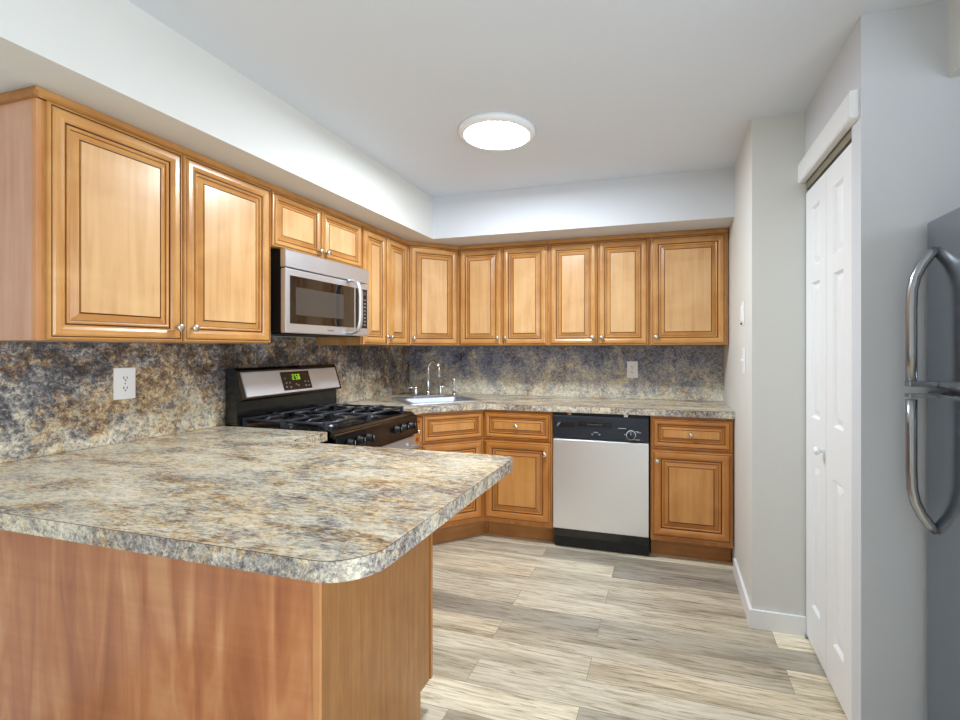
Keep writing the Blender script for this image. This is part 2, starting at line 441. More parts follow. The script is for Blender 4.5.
# baseboards
def board(name, poly):
    b = MB(); b.prism(poly, 0.0, 0.082, trim_white)
    q = poly
    b.prism([((p[0] * 1), (p[1] * 1)) for p in q], 0.082, 0.086, trim_white)
    return struct(b.build(name))
bt = 0.013
board('baseboard_closet_block', [(XR, 3.11), (XR - bt, 3.11), (XR - bt, YS - bt), (XC, YS - bt), (XC, YS), (XR, YS)])
board('baseboard_left', [(XL, -2.98), (XL + bt, -2.98), (XL + bt, 0.60), (XL, 0.60)])
# header trim over the folding door
t = MB()
t.xprism([(0, 2.068), (-0.024, 2.068), (-0.030, 2.074), (-0.030, 2.150), (-0.026, 2.158), (-0.012, 2.160), (0, 2.160)], 0, YS - 1.862 - 0.002, trim_white)
o = struct(t.build('trim_1')); o.location = (XC, YS - 0.001, 0); o.rotation_euler = (0, 0, -PI / 2)
t = MB()
t.box(XC + 0.004, XC + 0.05, 1.937, YS - 0.002, 2.035, 2.073, alu)
struct(t.build('trim_2'))

# folding closet door, two leaves
def leaf_mesh(w_, h):
    b = MB(); th = 0.032
    st = 0.085 if w_ > 0.28 else 0.07
    zs = [(0.17, 0.80), (1.00, 1.585), (1.655, 1.915)]
    # slab front with panel openings: stiles and rails
    b.box(0, st, -th, 0, 0, h, door_white); b.box(w_ - st, w_, -th, 0, 0, h, door_white)
    rails = [(0, zs[0][0]), (zs[0][1], zs[1][0]), (zs[1][1], zs[2][0]), (zs[2][1], h)]
    for a, c in rails: b.box(st, w_ - st, -th, 0, a, c, door_white)
    for a, c in zs:
        rc = []
        for ins, y in ((0, -th), (0.009, -th + 0.012), (0.015, -th + 0.012), (0.038, -th + 0.003)):
            rc.append((st + ins, w_ - st - ins, a + ins, c - ins, y))
        b.rings(rc, [door_white] * 3, door_white, False)
        b.box(st, w_ - st, -0.012, 0, a, c, door_white)
    return b
dr = bpy.data.objects.new('door_1', None); COL.objects.link(dr); struct(dr)
dr.location = (XC + 0.034, YS - 0.008, 0.012); dr.rotation_euler = (0, 0, -PI / 2)
l1 = leaf_mesh(0.295, 2.005).build('leaf', dr)
l2 = leaf_mesh(0.285, 2.005).build('leaf', dr); l2.location = (0.298, 0, 0)
kb = MB(); kb.lathe([(0.008, 0), (0.007, 0.014), (0.012, 0.018), (0.017, 0.026), (0.016, 0.034), (0.008, 0.038)], (0.272, -0.0325, 0.885), (0, -1, 0), white_plastic, 16)
kb.build('door_knob', dr)
pv = MB(); pv.box(0.004, 0.05, -0.028, -0.004, -0.0115, -0.001, handle_dark); pv.lathe([(0.006, 0), (0.006, 0.01)], (0.02, -0.036, -0.0105), (0, 0, 1), handle_dark, 12)
pv.build('pivot_bracket', dr)

# ------------------------------------------------------------------ cabinets
def door_panel(b, x0, x1, z0, z1, s, wv, wh, wp):
    P = [(0, 0, None), (0, .015, 'w'), (.003, .0185, 'w'), (.0075, .0195, 'w'), (.0085, .0175, 'g'), (.0105, .0175, 'g'), (.012, .0200, 'w'),
         (.020, .0225, 'w'), (.036, .0225, 'w'), (.046, .0195, 'w'), (.052, .0150, 'w'), (.0535, .0105, 'g'), (.0570, .0105, 'g'),
         (.058, .0140, 'w'), (.063, .0155, 'w'), (.0675, .0135, 'w'), (.0685, .0090, 'w'), (.0705, .0085, 'g'),
         (.0945, .0165, 'w'), (.0955, .0140, 'g'), (.0985, .0140, 'g'), (.1000, .0180, 'w')]
    rects, mats = [], []
    for ins, out, m in P:
        k = ins * s if ins > .012 else ins
        rects.append((x0 + k, x1 - k, z0 + k, z1 - k, -out))
        if m: mats.append(glaze if m == 'g' else (wh, wv))
    b.rings(rects, mats, wp)
def knob(x, z, parent, y=-0.0225):
    k = MB()
    k.lathe([(0.0065, 0), (0.0060, 0.003), (0.0045, 0.006), (0.0050, 0.012), (0.0125, 0.016), (0.0150, 0.020), (0.0145, 0.025), (0.0105, 0.0285), (0.004, 0.030)],
            (x, y, z), (0, -1, 0), nickel, 20)
    return k.build('knob', parent)
def door(parent, x0, x1, z0, z1, knob_at=None, s=1.0, name='door', mats=None):
    wv, wh, wp = mats
    b = MB(); door_panel(b, x0, x1, z0, z1, s, wv, wh, wp)
    d = b.build(name, parent)
    if knob_at: knob(knob_at[0], knob_at[1], d, -0.0227 if s > 0.9 or name == 'door' else -0.0180)
    return d
UP = (wood_v, wood_h, panel_v); BA = (base_v, base_h, base_p)
UZ0, UZ1 = 1.335, 2.062
def crown(parent, w_, side=None, ext0=0.0, ext1=0.0):
    c = MB()
    prof = [(0.03, UZ1), (-0.006, UZ1), (-0.009, UZ1 + 0.003), (-0.013, UZ1 + 0.007), (-0.013, UZ1 + 0.015), (-0.002, UZ1 + 0.017), (-0.001, SZ - 0.001), (0.03, SZ - 0.001)]
    c.xprism(prof, -ext0, w_ + ext1, wood_h)
    c.box(-ext0, w_ + ext1, -0.0035, 0.001, UZ1 - 0.004, UZ1, glaze)
    return c.build('top_moulding', parent)
def upper(label, loc, rz, w_, z0, doors, knobs, group='wall cabinets', depth=0.3295, side_panel=False):
    t = thing('wall_cabinet', label, 'cabinet', loc, rz, group)
    b = MB()
    b.box(0.0005, w_ - 0.0005, 0.019, depth, z0, UZ1, side_v if side_panel else wood_v)
    b.box(0.0005, w_ - 0.0005, 0, 0.019, z0, UZ1, wood_v)
    b.box(0.02, w_ - 0.02, 0.05, depth, UZ1, SZ - 0.001, wood_h)       # scribe strip up to the soffit
    b.build('body', t)
    if side_panel:
        MB().box(0.0, 0.013, -0.0015, 0.0195, z0 - 0.001, UZ1, edge_m).build('corner_strip', t)
    for (x0, x1), kp in zip(doors, knobs):
        door(t, x0, x1, z0 + 0.003, UZ1 - 0.005, kp, 0.88 if UZ1 - z0 > 0.5 else 0.62, 'door', UP)
    crown(t, w_)
    if side_panel:
        MB().box(-0.012, -0.0005, -0.013, depth, UZ1 - 0.004, UZ1 + 0.016, toe_m).box(-0.0015, 0.04, -0.001, depth, UZ1 + 0.016, SZ - 0.001, toe_m).build('side_moulding', t)
    return t
R90 = PI / 2
fx = XL + 0.331
zk = UZ0 + 0.055
upper('wide maple wall cabinet at the near left end, its bare side panel showing', (fx, 0.971, 0), R90, 0.889, UZ0,
      [(0.020, 0.448), (0.454, 0.885)], [(0.446 - 0.026, zk), (0.452 + 0.030, zk)], side_panel=True)
upper('short maple wall cabinet with two small doors directly above the microwave', (fx, 1.862, 0), R90, 0.716, 1.795,
      [(0.006, 0.345), (0.352, 0.708)], [(0.345 - 0.025, 1.795 + 0.036), (0.352 + 0.025, 1.795 + 0.036)])
upper('narrow two-door maple wall cabinet between the microwave and the corner cabinet', (fx, 2.580, 0), R90, 0.570, UZ0,
      [(0.012, 0.270), (0.277, 0.548)], [(0.270 - 0.026, zk), (0.277 + 0.026, zk)])
# diagonal corner wall cabinet
def corner_poly(p, q, rz, off):       # world pentagon -> local
    c, s_ = math.cos(-rz), math.sin(-rz)
    out = []
    for x, y in off:
        dx, dy = x - p[0], y - p[1]
        out.append((dx * c - dy * s_, dx * s_ + dy * c))
    return out
p0 = (fx, 3.1525); p1 = (fx + 0.2785, 3.431)
dw_ = math.hypot(p1[0] - p0[0], p1[1] - p0[1])
t = thing('wall_cabinet', 'single-door maple wall cabinet set diagonally across the corner above the sink', 'cabinet', (p0[0], p0[1], 0), PI / 4, 'wall cabinets')
b = MB(); pent = corner_poly(p0, p1, PI / 4, [p0, p1, (p1[0], YB - G), (XL + G, YB - G), (XL + G, p0[1])])
b.prism(pent, UZ0, UZ1, wood_v)
b.build('body', t)
door(t, 0.012, dw_ - 0.012, UZ0 + 0.003, UZ1 - 0.005, (0.012 + 0.028, zk), 0.88, 'door', UP)
crown(t, dw_)
by = YB - 0.331
ux = [p1[0] + 0.001, -0.8193, -0.1185, XR - 0.005]
upper('two-door maple wall cabinet next to the diagonal corner cabinet on the back wall', (ux[0], by, 0), 0, ux[1] - ux[0] - 0.001, UZ0,
      [(0.010, 0.348), (0.354, 0.693)], [(0.348 - 0.028, zk), (0.354 + 0.028, zk)])
upper('two-door maple wall cabinet on the back wall above the dishwasher', (ux[1], by, 0), 0, ux[2] - ux[1] - 0.001, UZ0,
      [(0.010, 0.345), (0.352, 0.690)], [(0.345 - 0.028, zk), (0.352 + 0.028, zk)])
upper('single-door maple wall cabinet at the right end of the back wall', (ux[2], by, 0), 0, ux[3] - ux[2], UZ0,
      [(0.010, 0.472)], [(0.010 + 0.030, zk)])

# base cabinets
BZ0, BZ1 = 0.122, CTB - CTH - 0.001
by2 = 3.165; fx2 = -1.536
def base_body(b, poly, toe):
    b.prism(poly, BZ0, BZ1, base_v); b.prism(toe, 0.0, BZ0, toe_m)
def base(label, loc, rz, w_, knob_d, knob_r, dknob=True, depth=0.595):
    t = thing('base_cabinet', label, 'cabinet', loc, rz, 'base cabinets')
    b = MB(); base_body(b, [(0.0005, 0), (w_ - 0.0005, 0), (w_ - 0.0005, depth), (0.0005, depth)], [(0.0005, 0.092), (w_ - 0.0005, 0.092), (w_ - 0.0005, depth), (0.0005, depth)])
    b.build('body', t)
    e = min(0.012, w_ * 0.05)
    door(t, e, w_ - e, 0.700, 0.878, (w_ / 2, 0.789) if dknob else None, 0.66, 'drawer', BA)
    door(t, e, w_ - e, 0.152, 0.684, knob_d, 1.0, 'door', BA)
    return t
base('base cabinet with one drawer and one door, left of the dishwasher', (-1.2175, by2, 0), 0, 0.4855, (0.4855 - 0.045, 0.615), True)
base('base cabinet with one drawer and one door, between dishwasher and side wall', (-0.1065, by2, 0), 0, XR - 0.006 + 0.1065, (0.040, 0.620), True)
# slim base cabinet between range and sink cabinet (fronts face the room)
t = thing('base_cabinet', 'slim base cabinet squeezed between the range and the diagonal sink cabinet', 'cabinet', (fx2, 2.680, 0), R90, 'base cabinets')
b = MB(); wj = 0.166
base_body(b, [(0, 0), (wj, 0), (wj, 0.594), (0, 0.594)], [(0, 0.092), (wj, 0.092), (wj, 0.594), (0, 0.594)]); b.build('body', t)
door(t, 0.006, wj - 0.006, 0.700, 0.872, (wj / 2, 0.786), 0.45, 'drawer', BA)
door(t, 0.006, wj - 0.006, 0.152, 0.684, None, 0.55, 'door', BA)
# diagonal sink base, open inside where the bowl hangs
q0 = (fx2, 2.848); q1 = (-1.2195, 3.1645)
dq = math.hypot(q1[0] - q0[0], q1[1] - q0[1])
t = thing('sink_cabinet', 'diagonal base cabinet across the corner beneath the sink', 'cabinet', (q0[0], q0[1], 0), PI / 4, 'base cabinets')
b = MB()
pent = corner_poly(q0, q1, PI / 4, [q0, q1, (q1[0], YB - 0.004), (XL + 0.004, YB - 0.004), (XL + 0.004, q0[1])])
b.prism(pent, BZ0, 0.60, base_v)
b.box(0, dq, 0, 0.019, 0.60, BZ1, base_v)
toep = corner_poly(q0, q1, PI / 4, [(q0[0] - 0.068, q0[1]), (q0[0] - 0.068, q0[1] + 0.028), (q1[0] - 0.028, q1[1] + 0.092), (q1[0], q1[1] + 0.092), (q1[0], YB - 0.004), (XL + 0.004, YB - 0.004), (XL + 0.004, q0[1])])
b.prism(toep, 0.0, BZ0, toe_m)
b.build('body', t)
door(t, 0.012, dq - 0.012, 0.700, 0.878, None, 0.66, 'false_drawer_front', BA)
door(t, 0.012, dq - 0.012, 0.152, 0.684, (0.05, 0.615), 1.0, 'door', BA)

# peninsula cabinet
BZ1 = CT - CTH - 0.001
PX, PY0, PY1 = -0.832, 1.021, 1.610
t = thing('peninsula_cabinet', 'long peninsula base cabinet of figured reddish wood under the overhanging worktop', 'cabinet', (0, 0, 0))
b = MB()
b.prism([(XL + 0.02, PY0 + 0.02), (PX - 0.006, PY0 + 0.02), (PX - 0.006, PY1), (XL + 0.02, PY1)], BZ0, BZ1, base_v)
b.prism([(XL + 0.02, PY0 + 0.02), (PX - 0.006, PY0 + 0.02), (PX - 0.006, PY1 - 0.092), (XL + 0.02, PY1 - 0.092)], 0, BZ0, toe_m)
b.build('body', t)
MB().box(XL + 0.016, PX - 0.0175, PY0, PY0 + 0.0195, 0, BZ1, figured).build('back_panel', t)
MB().box(PX - 0.017, PX + 0.003, PY0 - 0.003, PY0 + 0.006, 0, BZ1, edge_m).build('corner_strip', t)
MB().prism([(PX - 0.0055, PY0 + 0.006), (PX, PY0 + 0.006), (PX, PY1), (PX - 0.0055, PY1)], 0.102, BZ1, endpan).prism(
    [(PX - 0.0055, PY0 + 0.006), (PX, PY0 + 0.006), (PX, PY1 - 0.066), (PX - 0.0055, PY1 - 0.066)], 0, 0.102, endpan).build('end_panel', t)
MB().prism([(-1.34, PY1 + 0.0005), (PX - 0.014, PY1 + 0.0005), (PX - 0.014, PY1 + 0.0055), (-1.34, PY1 + 0.0045)], 0.125, BZ1, glaze).build('face_frame', t)
xs = [PX + 0.004, PX - 0.42, -1.34]
for i in range(2):    # fronts facing the range, seen only edge-on
    e = bpy.data.objects.new('front', None)
    x1, x0 = xs[i], xs[i + 1] + 0.004
    w_ = x1 - x0
    for (z0, z1, s_, nm) in ((0.700, 0.872, 0.6, 'drawer'), (0.102, 0.690, 1.0, 'door')):
        m_ = MB(); door_panel(m_, 0, w_, z0, z1, s_, base_v, base_h, base_p)
        d = m_.build(nm, t); d.location = (x1 - 0.001, PY1 + 0.006, 0); d.rotation_euler = (0, 0, PI)
        knob(w_ / 2 if nm == 'drawer' else 0.05, 0.786 if nm == 'drawer' else 0.62, d, -0.0167 if nm == 'drawer' else -0.0227)
    bpy.data.objects.remove(e)

# ------------------------------------------------------------------ worktops
def arc(cx, cy, r, a0, a1, n=8):
    return [(cx + r * math.cos(math.radians(a0 + (a1 - a0) * i / n)), cy + r * math.sin(math.radians(a0 + (a1 - a0) * i / n))) for i in range(n + 1)]
def worktop(name, poly, label, holes=(), CT=CT):
    b = MB(); b.prism(poly, CT - CTH, CT - 0.0015, gran_top, holes, gran_edge_shaded)
    cx = sum(p[0] for p in poly) / len(poly); cy = sum(p[1] for p in poly) / len(poly)
    b.prism(poly, CT - 0.0015, CT, gran_top, holes, glaze)
    return tag(b.build(name), label, 'worktop')
XE, Y0p, Y1p = -0.517, 0.735, 1.660
pen = [(XL + G, Y0p)] + arc(XE - 0.10, Y0p + 0.10, 0.10, -90, 0) + arc(XE - 0.045, Y1p - 0.045, 0.045, 0, 90) \
    + [(-1.40, Y1p)] + [(-1.475, Y1p + 0.0), (-1.497, Y1p + 0.02)] + [(-1.497, 1.893), (XL + G, 1.893)]
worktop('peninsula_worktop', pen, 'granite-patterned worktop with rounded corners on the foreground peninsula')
yc = 3.132; xc = -1.503
m0 = Vector((-1.351, 2.98)); U = Vector((1, 1)).normalized(); Nn = Vector((-1, 1)).normalized()
def sk(u, n): q = m0 + U * u + Nn * n; return (q.x, q.y)
sink_hole = [sk(-0.235, 0.165), sk(0.225, 0.165), sk(0.225, 0.545), sk(-0.235, 0.545)]
back_poly = [(XL + G, 2.677), (xc, 2.677), (xc, 2.83), (-1.199, yc), (XR - 0.0015, yc), (XR - 0.0015, YB - 0.0015), (XL + G, YB - 0.0015)]
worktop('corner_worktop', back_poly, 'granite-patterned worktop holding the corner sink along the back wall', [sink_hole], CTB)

# ------------------------------------------------------------------ backsplash sheets
def splash(poly_box, label, mat=None):
    m_ = MB().box(*poly_box[:6], mat or gran_splash_dimmed)
    if len(poly_box) > 6: m_.box(poly_box[0], poly_box[1], poly_box[6], poly_box[7], poly_box[5], poly_box[8], gran_splash_dimmed)
    return tag(m_.build('backsplash_panel'), label, 'backsplash', 'backsplash panels')
sp_t = 0.010
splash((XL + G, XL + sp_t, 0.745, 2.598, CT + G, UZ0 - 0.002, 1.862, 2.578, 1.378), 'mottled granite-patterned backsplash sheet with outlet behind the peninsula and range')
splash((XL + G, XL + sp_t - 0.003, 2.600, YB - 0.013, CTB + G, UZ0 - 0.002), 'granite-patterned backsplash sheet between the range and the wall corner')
splash((XL + G, XR - G, YB - sp_t, YB - G, CTB + G, UZ0 - 0.002), 'long granite-patterned backsplash sheet along the back wall, bluish reflection in its colour', gran_back_reflect)

# ------------------------------------------------------------------ microwave over the range
t = thing('microwave', 'stainless over-the-range microwave with dark window under the short cabinet', 'microwave', (-1.735, 1.896, 0), R90)
W = 0.676; z0, z1 = 1.380, 1.790
b = MB(); b.box(0.004, W - 0.004, 0.030, 0.392, z0 + 0.012, z1 - 0.001, black_mat, 0.003)
b.box(0.03, W - 0.03, 0.05, 0.36, z0 + 0.002, z0 + 0.013, black_mat); b.build('body', t)
b = MB(); b.xprism([(0.03, 1.702), (0.002, 1.702), (0.0, 1.704), (0.0, z1 - 0.012), (0.006, z1 - 0.004), (0.012, z1 - 0.002), (0.03, z1 - 0.002)], 0, W, stainless)
b.build('vent_panel', t)
bd = MB(); bd.box(0, W, 0.0, 0.030, z0 + 0.006, 1.696, stainless, 0.004); d = bd.build('door', t)
b = MB(); b.box(0.028, 0.530, -0.003, 0.002, z0 + 0.052, 1.664, dark_glass, 0.0024); wn_ = b.build('window', d)
MB().box(0.062, 0.430, -0.0042, -0.0025, z0 + 0.095, 1.610, screen_m).build('screen', wn_)
MB().box(0.300, 0.350, -0.0012, 0.001, z0 + 0.024, z0 + 0.031, mark_grey).build('badge', d)
h = MB()
hp = []
for i in range(25):
    a = -PI / 2 + PI * i / 24
    zz = 1.548 + 0.148 * (abs(math.sin(a)) ** 0.55) * (1 if math.sin(a) >= 0 else -1)
    hp.append((0.478, -0.001 - 0.080 * (math.cos(a) ** 0.5 if math.cos(a) > 0 else 0), zz))
h.tube(hp, 0.0165, stainless, 12, flat=0.6, up=(1, 0, 0)); h.build('handle', d)
b = MB(); b.box(0.545, 0.655, -0.003, 0.012, z0 + 0.052, 1.664, bezel_m, 0.002); cp = b.build('control_panel', t)
MB().box(0.560, 0.640, -0.0042, -0.0028, 1.625, 1.650, screen_m).build('display', cp)
for r in range(8):
    for c in range(3):
        MB().box(0.563 + c * 0.029, 0.580 + c * 0.029, -0.0042, -0.0028, z0 + 0.068 + r * 0.0212, z0 + 0.075 + r * 0.0212, mark_grey).build('button', cp)

# ------------------------------------------------------------------ gas range
t = thing('gas_range', 'black gas range with stainless backguard and green clock between the worktops', 'range', (-1.460, 1.904, 0), R90)
W = 0.762
b = MB(); b.box(0.002, W - 0.002, 0.045, 0.640, 0.03, 0.885, black, 0.004)
for x in (0.04, W - 0.07):
    for y in (0.08, 0.57): b.box(x, x + 0.03, y, y + 0.03, 0, 0.031, black_mat)
b.build('body', t)
# cooktop with raised rim
b = MB()
b.xprism([(0.640, 0.880), (0.640, 0.930), (0.610, 0.930), (0.590, 0.915), (0.090, 0.912), (0.070, 0.924), (0.058, 0.929), (0.030, 0.925), (0.018, 0.914), (0.018, 0.880)], 0, W, black)
for x in (0, W - 0.018): b.box(x, x + 0.018, 0.030, 0.630, 0.88, 0.929, black, 0.004)
b.build('cooktop', t)
# slanted front control panel
b = MB(); b.xprism([(0.045, 0.884), (0.012, 0.912), (0.002, 0.908), (-0.008, 0.800), (0.002, 0.795), (0.045, 0.795)], 0, W, black); cpn = b.build('control_panel', t)
for xk in (0.092, 0.170, 0.245, 0.515, 0.590, 0.668):
    k = MB(); k.lathe([(0.023, 0), (0.023, 0.006), (0.018, 0.010), (0.017, 0.026), (0.014, 0.029)], (xk, -0.0045, 0.858), (0, -1, 0.05), black_mat, 20)
    k.box(xk - 0.004, xk + 0.004, -0.040, -0.031, 0.842, 0.874, black)
    k.box(xk - 0.0012, xk + 0.0012, -0.0405, -0.0395, 0.858, 0.874, mark_white)
    k.build('control_knob', cpn)
# oven door with window and handle
b = MB(); b.box(0.006, W - 0.006, 0.004, 0.044, 0.245, 0.788, stainless, 0.005); d = b.build('oven_door', t)
MB().box(0.13, W - 0.13, 0.0005, 0.006, 0.36, 0.66, dark_glass, 0.003).build('oven_window', d)
h = MB(); h.tube([(0.05, -0.042, 0.735), (W - 0.05, -0.042, 0.735)], 0.012, stainless, 14)
for x in (0.075, W - 0.075): h.tube([(x, 0.006, 0.735), (x, -0.042, 0.735)], 0.009, stainless, 10)
h.build('oven_handle', d)
MB().box(0.006, W - 0.006, 0.006, 0.044, 0.07, 0.238, stainless, 0.004).build('storage_drawer', t)
# backguard
b = MB()
b.xprism([(0.575, 0.930), (0.580, 1.045), (0.540, 1.058), (0.585, 1.200), (0.598, 1.212), (0.650, 1.212), (0.650, 0.90), (0.565, 0.90)], 0.0, W, black)
bgd = b.build('backguard', t)
sl = MB()
sl.xprism([(0.5424, 1.066), (0.5360, 1.070), (0.5750, 1.190), (0.5826, 1.192)], 0.022, W - 0.022, fascia_steel); sl.build('steel_fascia', bgd)
def onf(x0, x1, z0_, z1_, mat, lift, nm, par):
    f_ = lambda z: 0.536 + (z - 1.070) * (0.0390 / 0.120)
    m_ = MB(); m_.xprism([(f_(z0_) + 0.002, z0_), (f_(z0_) - lift, z0_), (f_(z1_) - lift, z1_), (f_(z1_) + 0.002, z1_)], x0, x1, mat)
    return m_.build(nm, par)
disp = onf(0.272, 0.492, 1.082, 1.182, bezel_m, 0.002, 'display', bgd)
# green clock digits as seven-segment bars
def seg_digit(b, x, z, h_, w_, on, f_):
    th = h_ * 0.16
    segs = {'a': (x, x + w_, z + h_ - th, z + h_), 'd': (x, x + w_, z, z + th), 'g': (x, x + w_, z + h_ / 2 - th / 2, z + h_ / 2 + th / 2),
            'f': (x, x + th, z + h_ / 2, z + h_), 'b': (x + w_ - th, x + w_, z + h_ / 2, z + h_), 'e': (x, x + th, z, z + h_ / 2), 'c': (x + w_ - th, x + w_, z, z + h_ / 2)}
    for k in on:
        a0, a1, c0, c1 = segs[k]
        y = f_((c0 + c1) / 2) - 0.0030
        b.box(a0, a1, y, y + 0.0012, c0, c1, led_green)
f_ = lambda z: 0.536 + (z - 1.070) * (0.0390 / 0.120)
b = MB()
seg_digit(b, 0.352, 1.136, 0.030, 0.014, 'abged', f_); seg_digit(b, 0.376, 1.136, 0.030, 0.014, 'afgcd', f_); seg_digit(b, 0.396, 1.136, 0.030, 0.014, 'abcdefg', f_)
b.build('clock_digits', disp)
for (bx, bz) in ((0.296, 1.146), (0.300, 1.122), (0.326, 1.122), (0.296, 1.100), (0.326, 1.098), (0.372, 1.112), (0.386, 1.104), (0.446, 1.122), (0.470, 1.122), (0.446, 1.100), (0.470, 1.100)):
    onf(bx - 0.006, bx + 0.006, bz - 0.004, bz + 0.004, mark_grey, 0.003, 'button', disp)
# burners and grates
for bx in (0.20, 0.56):
    for byy in (0.20, 0.45):
        k = MB(); k.lathe([(0.050, 0), (0.048, 0.008), (0.036, 0.012), (0.036, 0.020), (0.030, 0.024)], (bx, byy, 0.9125), (0, 0, 1), cast_iron, 20); k.build('burner', t)
def bar(g, p, q, r=0.006): g.tube([p, q], r, cast_iron, 8)
for gx0, gx1 in ((0.035, 0.373), (0.389, 0.727)):
    for gy0, gy1 in ((0.085, 0.318), (0.332, 0.565)):
        g = MB(); zt = 0.958
        g.tube([(gx0, gy0, zt - 0.004), (gx1, gy0, zt - 0.004), (gx1, gy1, zt - 0.004), (gx0, gy1, zt - 0.004), (gx0, gy0 + 0.001, zt - 0.004)], 0.0075, cast_iron, 8)
        mx, my = (gx0 + gx1) / 2, (gy0 + gy1) / 2
        for (a, c) in (((gx0, my), (mx - 0.04, my)), ((gx1, my), (mx + 0.04, my)), ((mx, gy0), (mx, my - 0.035)), ((mx, gy1), (mx, my + 0.035))):
            g.tube([(a[0], a[1], zt - 0.004), ((a[0] * 0.7 + c[0] * 0.3), (a[1] * 0.7 + c[1] * 0.3), zt + 0.006), (c[0], c[1], zt + 0.006)], [0.0078, 0.0078, 0.0065], cast_iron, 8)
        for x in (gx0, gx1):
            for y in (gy0, gy1): g.box(x - 0.009, x + 0.009, y - 0.009, y + 0.009, 0.9155, zt + 0.004, cast_iron, 0.003)
        g.build('grate', t)

# ------------------------------------------------------------------ dishwasher
t = thing('dishwasher', 'stainless dishwasher with black control strip under the back worktop', 'dishwasher', (-0.7275, 3.150, 0), 0)
W = 0.616
b = MB(); b.box(0.003, W - 0.003, 0.03, 0.58, 0.02, 0.888, black_mat)
for x in (0.03, W - 0.06): b.box(x, x + 0.03, 0.10, 0.13, 0, 0.02, black_mat)
b.build('body', t)
b = MB(); b.box(0.004, W - 0.004, -0.012, 0.03, 0.728, 0.876, dw_black, 0.006, 3); cp = b.build('control_panel', t)
b = MB(); b.box(0.004, W - 0.004, 0.004, 0.03, 0.8765, 0.890, black_mat); 
for x in (0.10, 0.46): b.box(x, x + 0.025, 0.0, 0.006, 0.880, 0.895, chrome)
b.build('mounting_strip', t)
hd = MB(); hd.box(0.175, 0.385, -0.0135, -0.008, 0.812, 0.842, black); hd.build('pocket_handle', cp)
MB().xprism([(-0.012, 0.815), (-0.017, 0.818), (-0.017, 0.826), (-0.012, 0.829)], 0.230, 0.330, dw_black).build('latch', cp)
dl = MB(); dl.lathe([(0.030, 0), (0.030, 0.0015), (0.027, 0.0018)], (0.505, -0.0118, 0.770), (0, -1, 0), mark_white, 28)
dl.lathe([(0.0265, 0), (0.0255, 0.014), (0.022, 0.017)], (0.505, -0.0125, 0.770), (0, -1, 0), dw_black, 28)
dl.box(0.5035, 0.5065, -0.0305, -0.029, 0.772, 0.792, mark_white); dl.build('dial', cp)
for x0, x1, zz in ((0.425, 0.475, 0.808), (0.462, 0.472, 0.770), (0.532, 0.550, 0.792), (0.540, 0.565, 0.786), (0.525, 0.560, 0.741)):
    MB().box(x0, x1, -0.0128, -0.0118, zz, zz + 0.003, mark_white).build('dial_marking', cp)
bt_ = MB()
for x in (0.262, 0.285, 0.308): bt_.lathe([(0.007, 0), (0.0065, 0.003)], (x, -0.0118, 0.762), (0, -1, 0), mark_grey if x != 0.285 else black, 12)
bt_.box(0.272, 0.298, -0.0128, -0.0118, 0.775, 0.778, mark_white); bt_.build('button', cp)
bd_ = MB(); bd_.box(0.020, 0.150, -0.0135, -0.0118, 0.802, 0.838, black_mat, 0.0005); bd_.add([(0.028, -0.0140, 0.806), (0.040, -0.0140, 0.806), (0.058, -0.0140, 0.834), (0.040, -0.0140, 0.830)], [(0, 1, 2, 3)], mark_grey); bd_.build('badge', cp)
b = MB(); b.box(0.004, W - 0.004, -0.010, 0.03, 0.138, 0.722, stainless_v, 0.006, 3); b.build('door_panel', t)
b = MB(); b.box(0.004, W - 0.004, 0.024, 0.05, 0.078, 0.132, black); b.box(0.004, W - 0.004, 0.045, 0.075, 0.004, 0.078, black_mat); 
b.build('kick_plate', t)

# ------------------------------------------------------------------ sink and faucet
sc_ = sk(0, 0)
t = thing('sink', 'stainless drop-in sink set diagonally in the corner worktop', 'sink', (sc_[0], sc_[1], 0), PI / 4)
b = MB()
x0, x1, y0, y1 = -0.275, 0.265, 0.135, 0.640
ix0, ix1, iy0, iy1 = -0.225, 0.215, 0.175, 0.535
def rr(a0, a1, c0, c1, r, z, n=5):
    return [(x, y, z) for x, y in arc(a1 - r, c0 + r, r, -90, 0, n) + arc(a1 - r, c1 - r, r, 0, 90, n) + arc(a0 + r, c1 - r, r, 90, 180, n) + arc(a0 + r, c0 + r, r, 180, 270, n)]
zr = CTB + 0.001
loops = [rr(x0, x1, y0, y1, 0.04, zr), rr(x0 + 0.003, x1 - 0.003, y0 + 0.003, y1 - 0.003, 0.038, zr + 0.006), rr(x0 + 0.02, x1 - 0.02, y0 + 0.02, y1 - 0.02, 0.03, zr + 0.007),
         rr(ix0, ix1, iy0, iy1, 0.05, zr + 0.005), rr(ix0 + 0.006, ix1 - 0.006, iy0 + 0.006, iy1 - 0.006, 0.05, zr - 0.006),
         rr(ix0 + 0.02, ix1 - 0.02, iy0 + 0.02, iy1 - 0.02, 0.06, CTB - 0.15), rr(ix0 + 0.06, ix1 - 0.06, iy0 + 0.06, iy1 - 0.06, 0.05, CTB - 0.17)]
n = len(loops[0]); vs = [v for lp in loops for v in lp]
fs = [(j * n + k, j * n + (k + 1) % n, (j + 1) * n + (k + 1) % n, (j + 1) * n + k) for j in range(len(loops) - 1) for k in range(n)]
fs.append([(len(loops) - 1) * n + k for k in range(n)])
b.add(vs, fs, sink_m, True)
bowl = b.build('basin', t)
dn = MB(); dn.lathe([(0.045, 0), (0.043, 0.003), (0.028, 0.002)], (0, 0.35, CTB - 0.1695), (0, 0, 1), chrome, 24); dn.build('drain', t)
zf = CTB + 0.0085
t = thing('faucet', 'chrome gooseneck faucet with lever handles standing behind the corner sink', 'faucet', (*sk(0.005, 0.592), 0), PI / 4)
